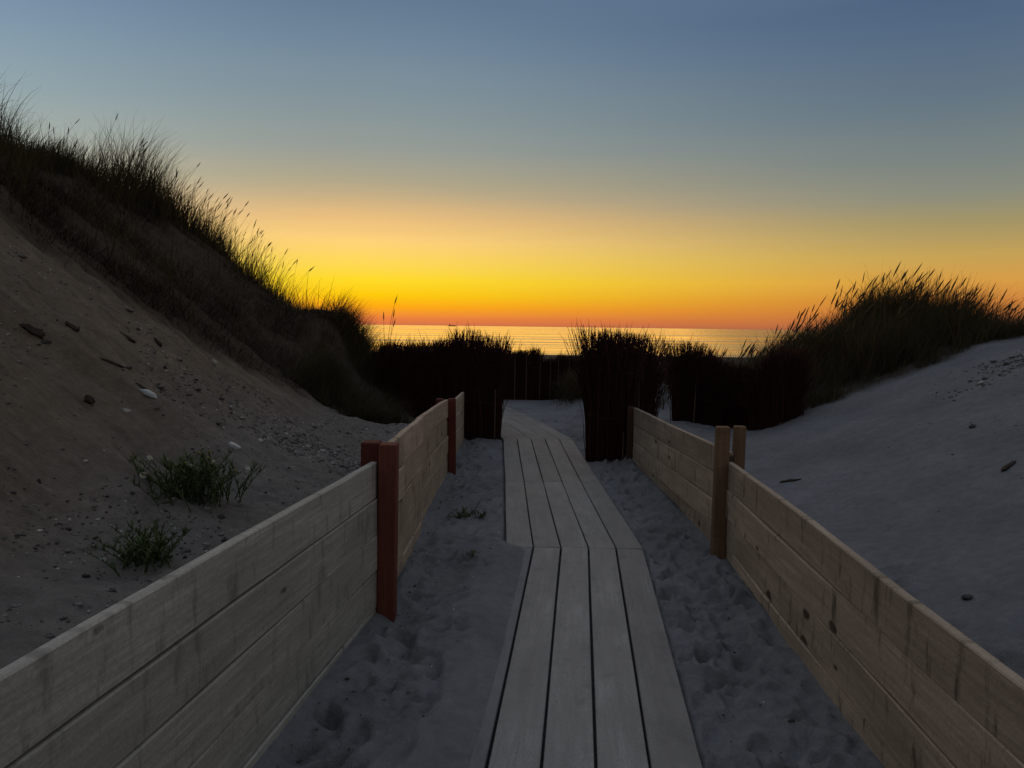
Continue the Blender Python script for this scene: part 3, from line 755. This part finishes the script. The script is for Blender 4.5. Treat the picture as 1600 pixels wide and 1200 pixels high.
# ------------------------------------------------------------------ distant ship
D = 7000.; cx = (706-800)/1200*D
sh = empty('ship', (cx, D, SEA)); tag(sh, 'tiny dark ship on the horizon above the left brushwood screen', 'ship')
bm = bmesh.new()
prof = [(-36, 6), (-34, 0), (30, 0), (37, 7.5), (28, 6.5)]
for sgn in (-1, 1):
    bm.faces.new([bm.verts.new((x_, sgn*6, z_)) for x_, z_ in (prof if sgn < 0 else prof[::-1])])
bm.verts.ensure_lookup_table()
for k in range(5):
    a_, b_ = bm.verts[k], bm.verts[(k+1) % 5]; c_, d_ = bm.verts[5+4-k], bm.verts[5+4-(k+1) % 5]
    bm.faces.new([a_, d_ if False else c_, d_, b_])
from_bm('hull', bm, M['ship'], sh)
for nm, s_, l_ in (('bridge', (10, 9, 11), (-24, 0, 11)), ('mast', (1.6, 1.6, 16), (-22, 0, 22)), ('hatch', (34, 8, 3.5), (6, 0, 7))):
    bm = bmesh.new(); bmesh.ops.create_cube(bm, size=1)
    for v in bm.verts: v.co = Vector((v.co.x*s_[0], v.co.y*s_[1], v.co.z*s_[2]))
    bmesh.ops.bevel(bm, geom=list(bm.edges), offset=.4, segments=1, affect='EDGES')
    q = from_bm(nm, bm, M['ship'], sh); q.location = l_

# ------------------------------------------------------------------ sky: dusk gradient over elevation and azimuth round the set sun
def lin(c):
    return tuple((v/255/12.92 if v/255 <= .04045 else ((v/255+.055)/1.055)**2.4) for v in c)
W = bpy.data.worlds.new('World'); S.world = W; W.use_nodes = True
nt = W.node_tree; nd = nt.nodes; lk = nt.links
def N(t, **k):
    n = nd.new(t)
    for a, b in k.items(): setattr(n, a, b)
    return n
def mth(op, a, b=None, c=None):
    n = N('ShaderNodeMath', operation=op)
    for i, v in enumerate((a, b, c)):
        if v is None: continue
        if hasattr(v, 'links'): lk.new(v, n.inputs[i])
        else: n.inputs[i].default_value = v
    return n.outputs[0]
tc = N('ShaderNodeTexCoord'); sp = N('ShaderNodeSeparateXYZ'); lk.new(tc.outputs['Generated'], sp.inputs[0])
elev = mth('MULTIPLY', mth('ARCSINE', sp.outputs['Z']), 180/math.pi)
mpS = N('ShaderNodeMapping'); mpS.inputs['Scale'].default_value = (1.3, 1.3, 16); lk.new(tc.outputs['Generated'], mpS.inputs['Vector'])
nzS = N('ShaderNodeTexNoise'); nzS.inputs['Scale'].default_value = 1.6; nzS.inputs['Detail'].default_value = 4; lk.new(mpS.outputs[0], nzS.inputs['Vector'])
haze_shift = mth('MULTIPLY', mth('SUBTRACT', nzS.outputs['Fac'], .5), mth('MINIMUM', mth('MULTIPLY', elev, .10), 1.1))     # faint uneven haze layers
pos = mth('POWER', mth('DIVIDE', mth('MAXIMUM', mth('ADD', elev, haze_shift), 0.0), 90.0), .5)
az = mth('ADD', mth('MULTIPLY', mth('ARCTAN2', sp.outputs['X'], sp.outputs['Y']), 180/math.pi), 11)
aneg = mth('MULTIPLY', mth('MINIMUM', az, 0.0), -1.0); apos = mth('MAXIMUM', az, 0.0); aa = mth('ADD', aneg, apos)
def ramp(stops):
    r = N('ShaderNodeValToRGB'); cr = r.color_ramp
    while len(cr.elements) < len(stops): cr.elements.new(.5)
    for e, (d, c) in zip(cr.elements, stops): e.position = math.sqrt(d/90); e.color = (*c, 1)
    lk.new(pos, r.inputs[0]); return r.outputs[0]
rA = ramp([(0.0, lin((198, 108, 78))), (.5, lin((236, 128, 62))), (1.3, lin((255, 168, 20))), (2.2, lin((255, 203, 12))), (3.3, lin((255, 219, 40))), (4.7, lin((255, 216, 92))),
           (6.1, lin((255, 210, 122))), (7.5, lin((236, 192, 127))), (8.8, lin((207, 178, 132))), (10.2, lin((178, 167, 138))), (12.4, lin((152, 157, 150))), (14.4, lin((138, 151, 153))),
           (17.1, lin((124, 143, 155))), (19.1, lin((114, 135, 154))), (22.3, lin((98, 121, 146))), (35, lin((132, 149, 168))), (90, lin((158, 174, 196)))])
rB = ramp([(0.0, lin((160, 95, 68))), (1.0, lin((195, 118, 62))), (2.0, lin((208, 132, 60))), (3.2, lin((216, 156, 70))), (4.9, lin((196, 161, 86))), (6.9, lin((162, 148, 103))),
           (9.0, lin((136, 139, 125))), (11.4, lin((118, 129, 129))), (14.5, lin((100, 118, 131))), (17.5, lin((88, 108, 131))), (20.5, lin((76, 99, 128))), (35, lin((128, 144, 164))), (90, lin((158, 174, 196)))])
rL = ramp([(0.0, lin((170, 105, 85))), (1.0, lin((205, 135, 85))), (3.3, lin((228, 180, 95))), (6, lin((215, 188, 135))), (8.8, lin((190, 185, 160))), (11.4, lin((166, 176, 170))), (14.5, lin((146, 167, 175))), (17.5, lin((130, 154, 174))), (21, lin((114, 139, 168))), (35, lin((132, 149, 168))), (90, lin((158, 174, 196)))])
rC = ramp([(0.0, lin((150, 130, 122))), (4, lin((164, 142, 132))), (10, lin((158, 146, 142))), (25, lin((146, 146, 152))), (90, lin((158, 174, 196)))])
def mixc(f, a, b):
    m = N('ShaderNodeMix', data_type='RGBA'); lk.new(f, m.inputs[0]); lk.new(a, m.inputs[6]); lk.new(b, m.inputs[7]); return m.outputs[2]
def sstep(v, a, b):
    m_ = N('ShaderNodeMapRange', interpolation_type='SMOOTHSTEP'); lk.new(v, m_.inputs[0]); m_.inputs[1].default_value = a; m_.inputs[2].default_value = b
    return m_.outputs[0]
wB = sstep(apos, -2, 44)
mr = N('ShaderNodeMapRange', interpolation_type='SMOOTHSTEP'); lk.new(aa, mr.inputs[0]); mr.inputs[1].default_value = 40; mr.inputs[2].default_value = 105
wL = sstep(aneg, 0, 30)
sky = mixc(mr.outputs[0], mixc(wL, mixc(wB, rA, rB), rL), rC)
bg = nd['Background']; lk.new(sky, bg.inputs['Color']); bg.inputs['Strength'].default_value = 1.0

afterglow_lamp = bpy.data.lights.new('afterglow_lamp', 'SUN'); so = bpy.data.objects.new('afterglow_lamp', afterglow_lamp); C.objects.link(so)
afterglow_lamp.energy = .40; afterglow_lamp.angle = R(50); afterglow_lamp.color = (1, .5, .09)
so.rotation_euler = (R(90-14), 0, R(8.5+180))      # added wide soft lamp standing in for afterglow past sunset, from ahead-left
# ------------------------------------------------------------------ camera
cam = bpy.data.cameras.new('camera'); co = bpy.data.objects.new('camera', cam); C.objects.link(co)
cam.sensor_width = 36; cam.lens = 27; cam.clip_start = .05; cam.clip_end = 200000
m = CAM_M.to_4x4(); m.translation = (0, 0, 1.6); co.matrix_world = m
S.camera = co
S.view_settings.view_transform = 'Standard'; S.view_settings.look = 'None'; S.view_settings.exposure = 0; S.view_settings.gamma = 1
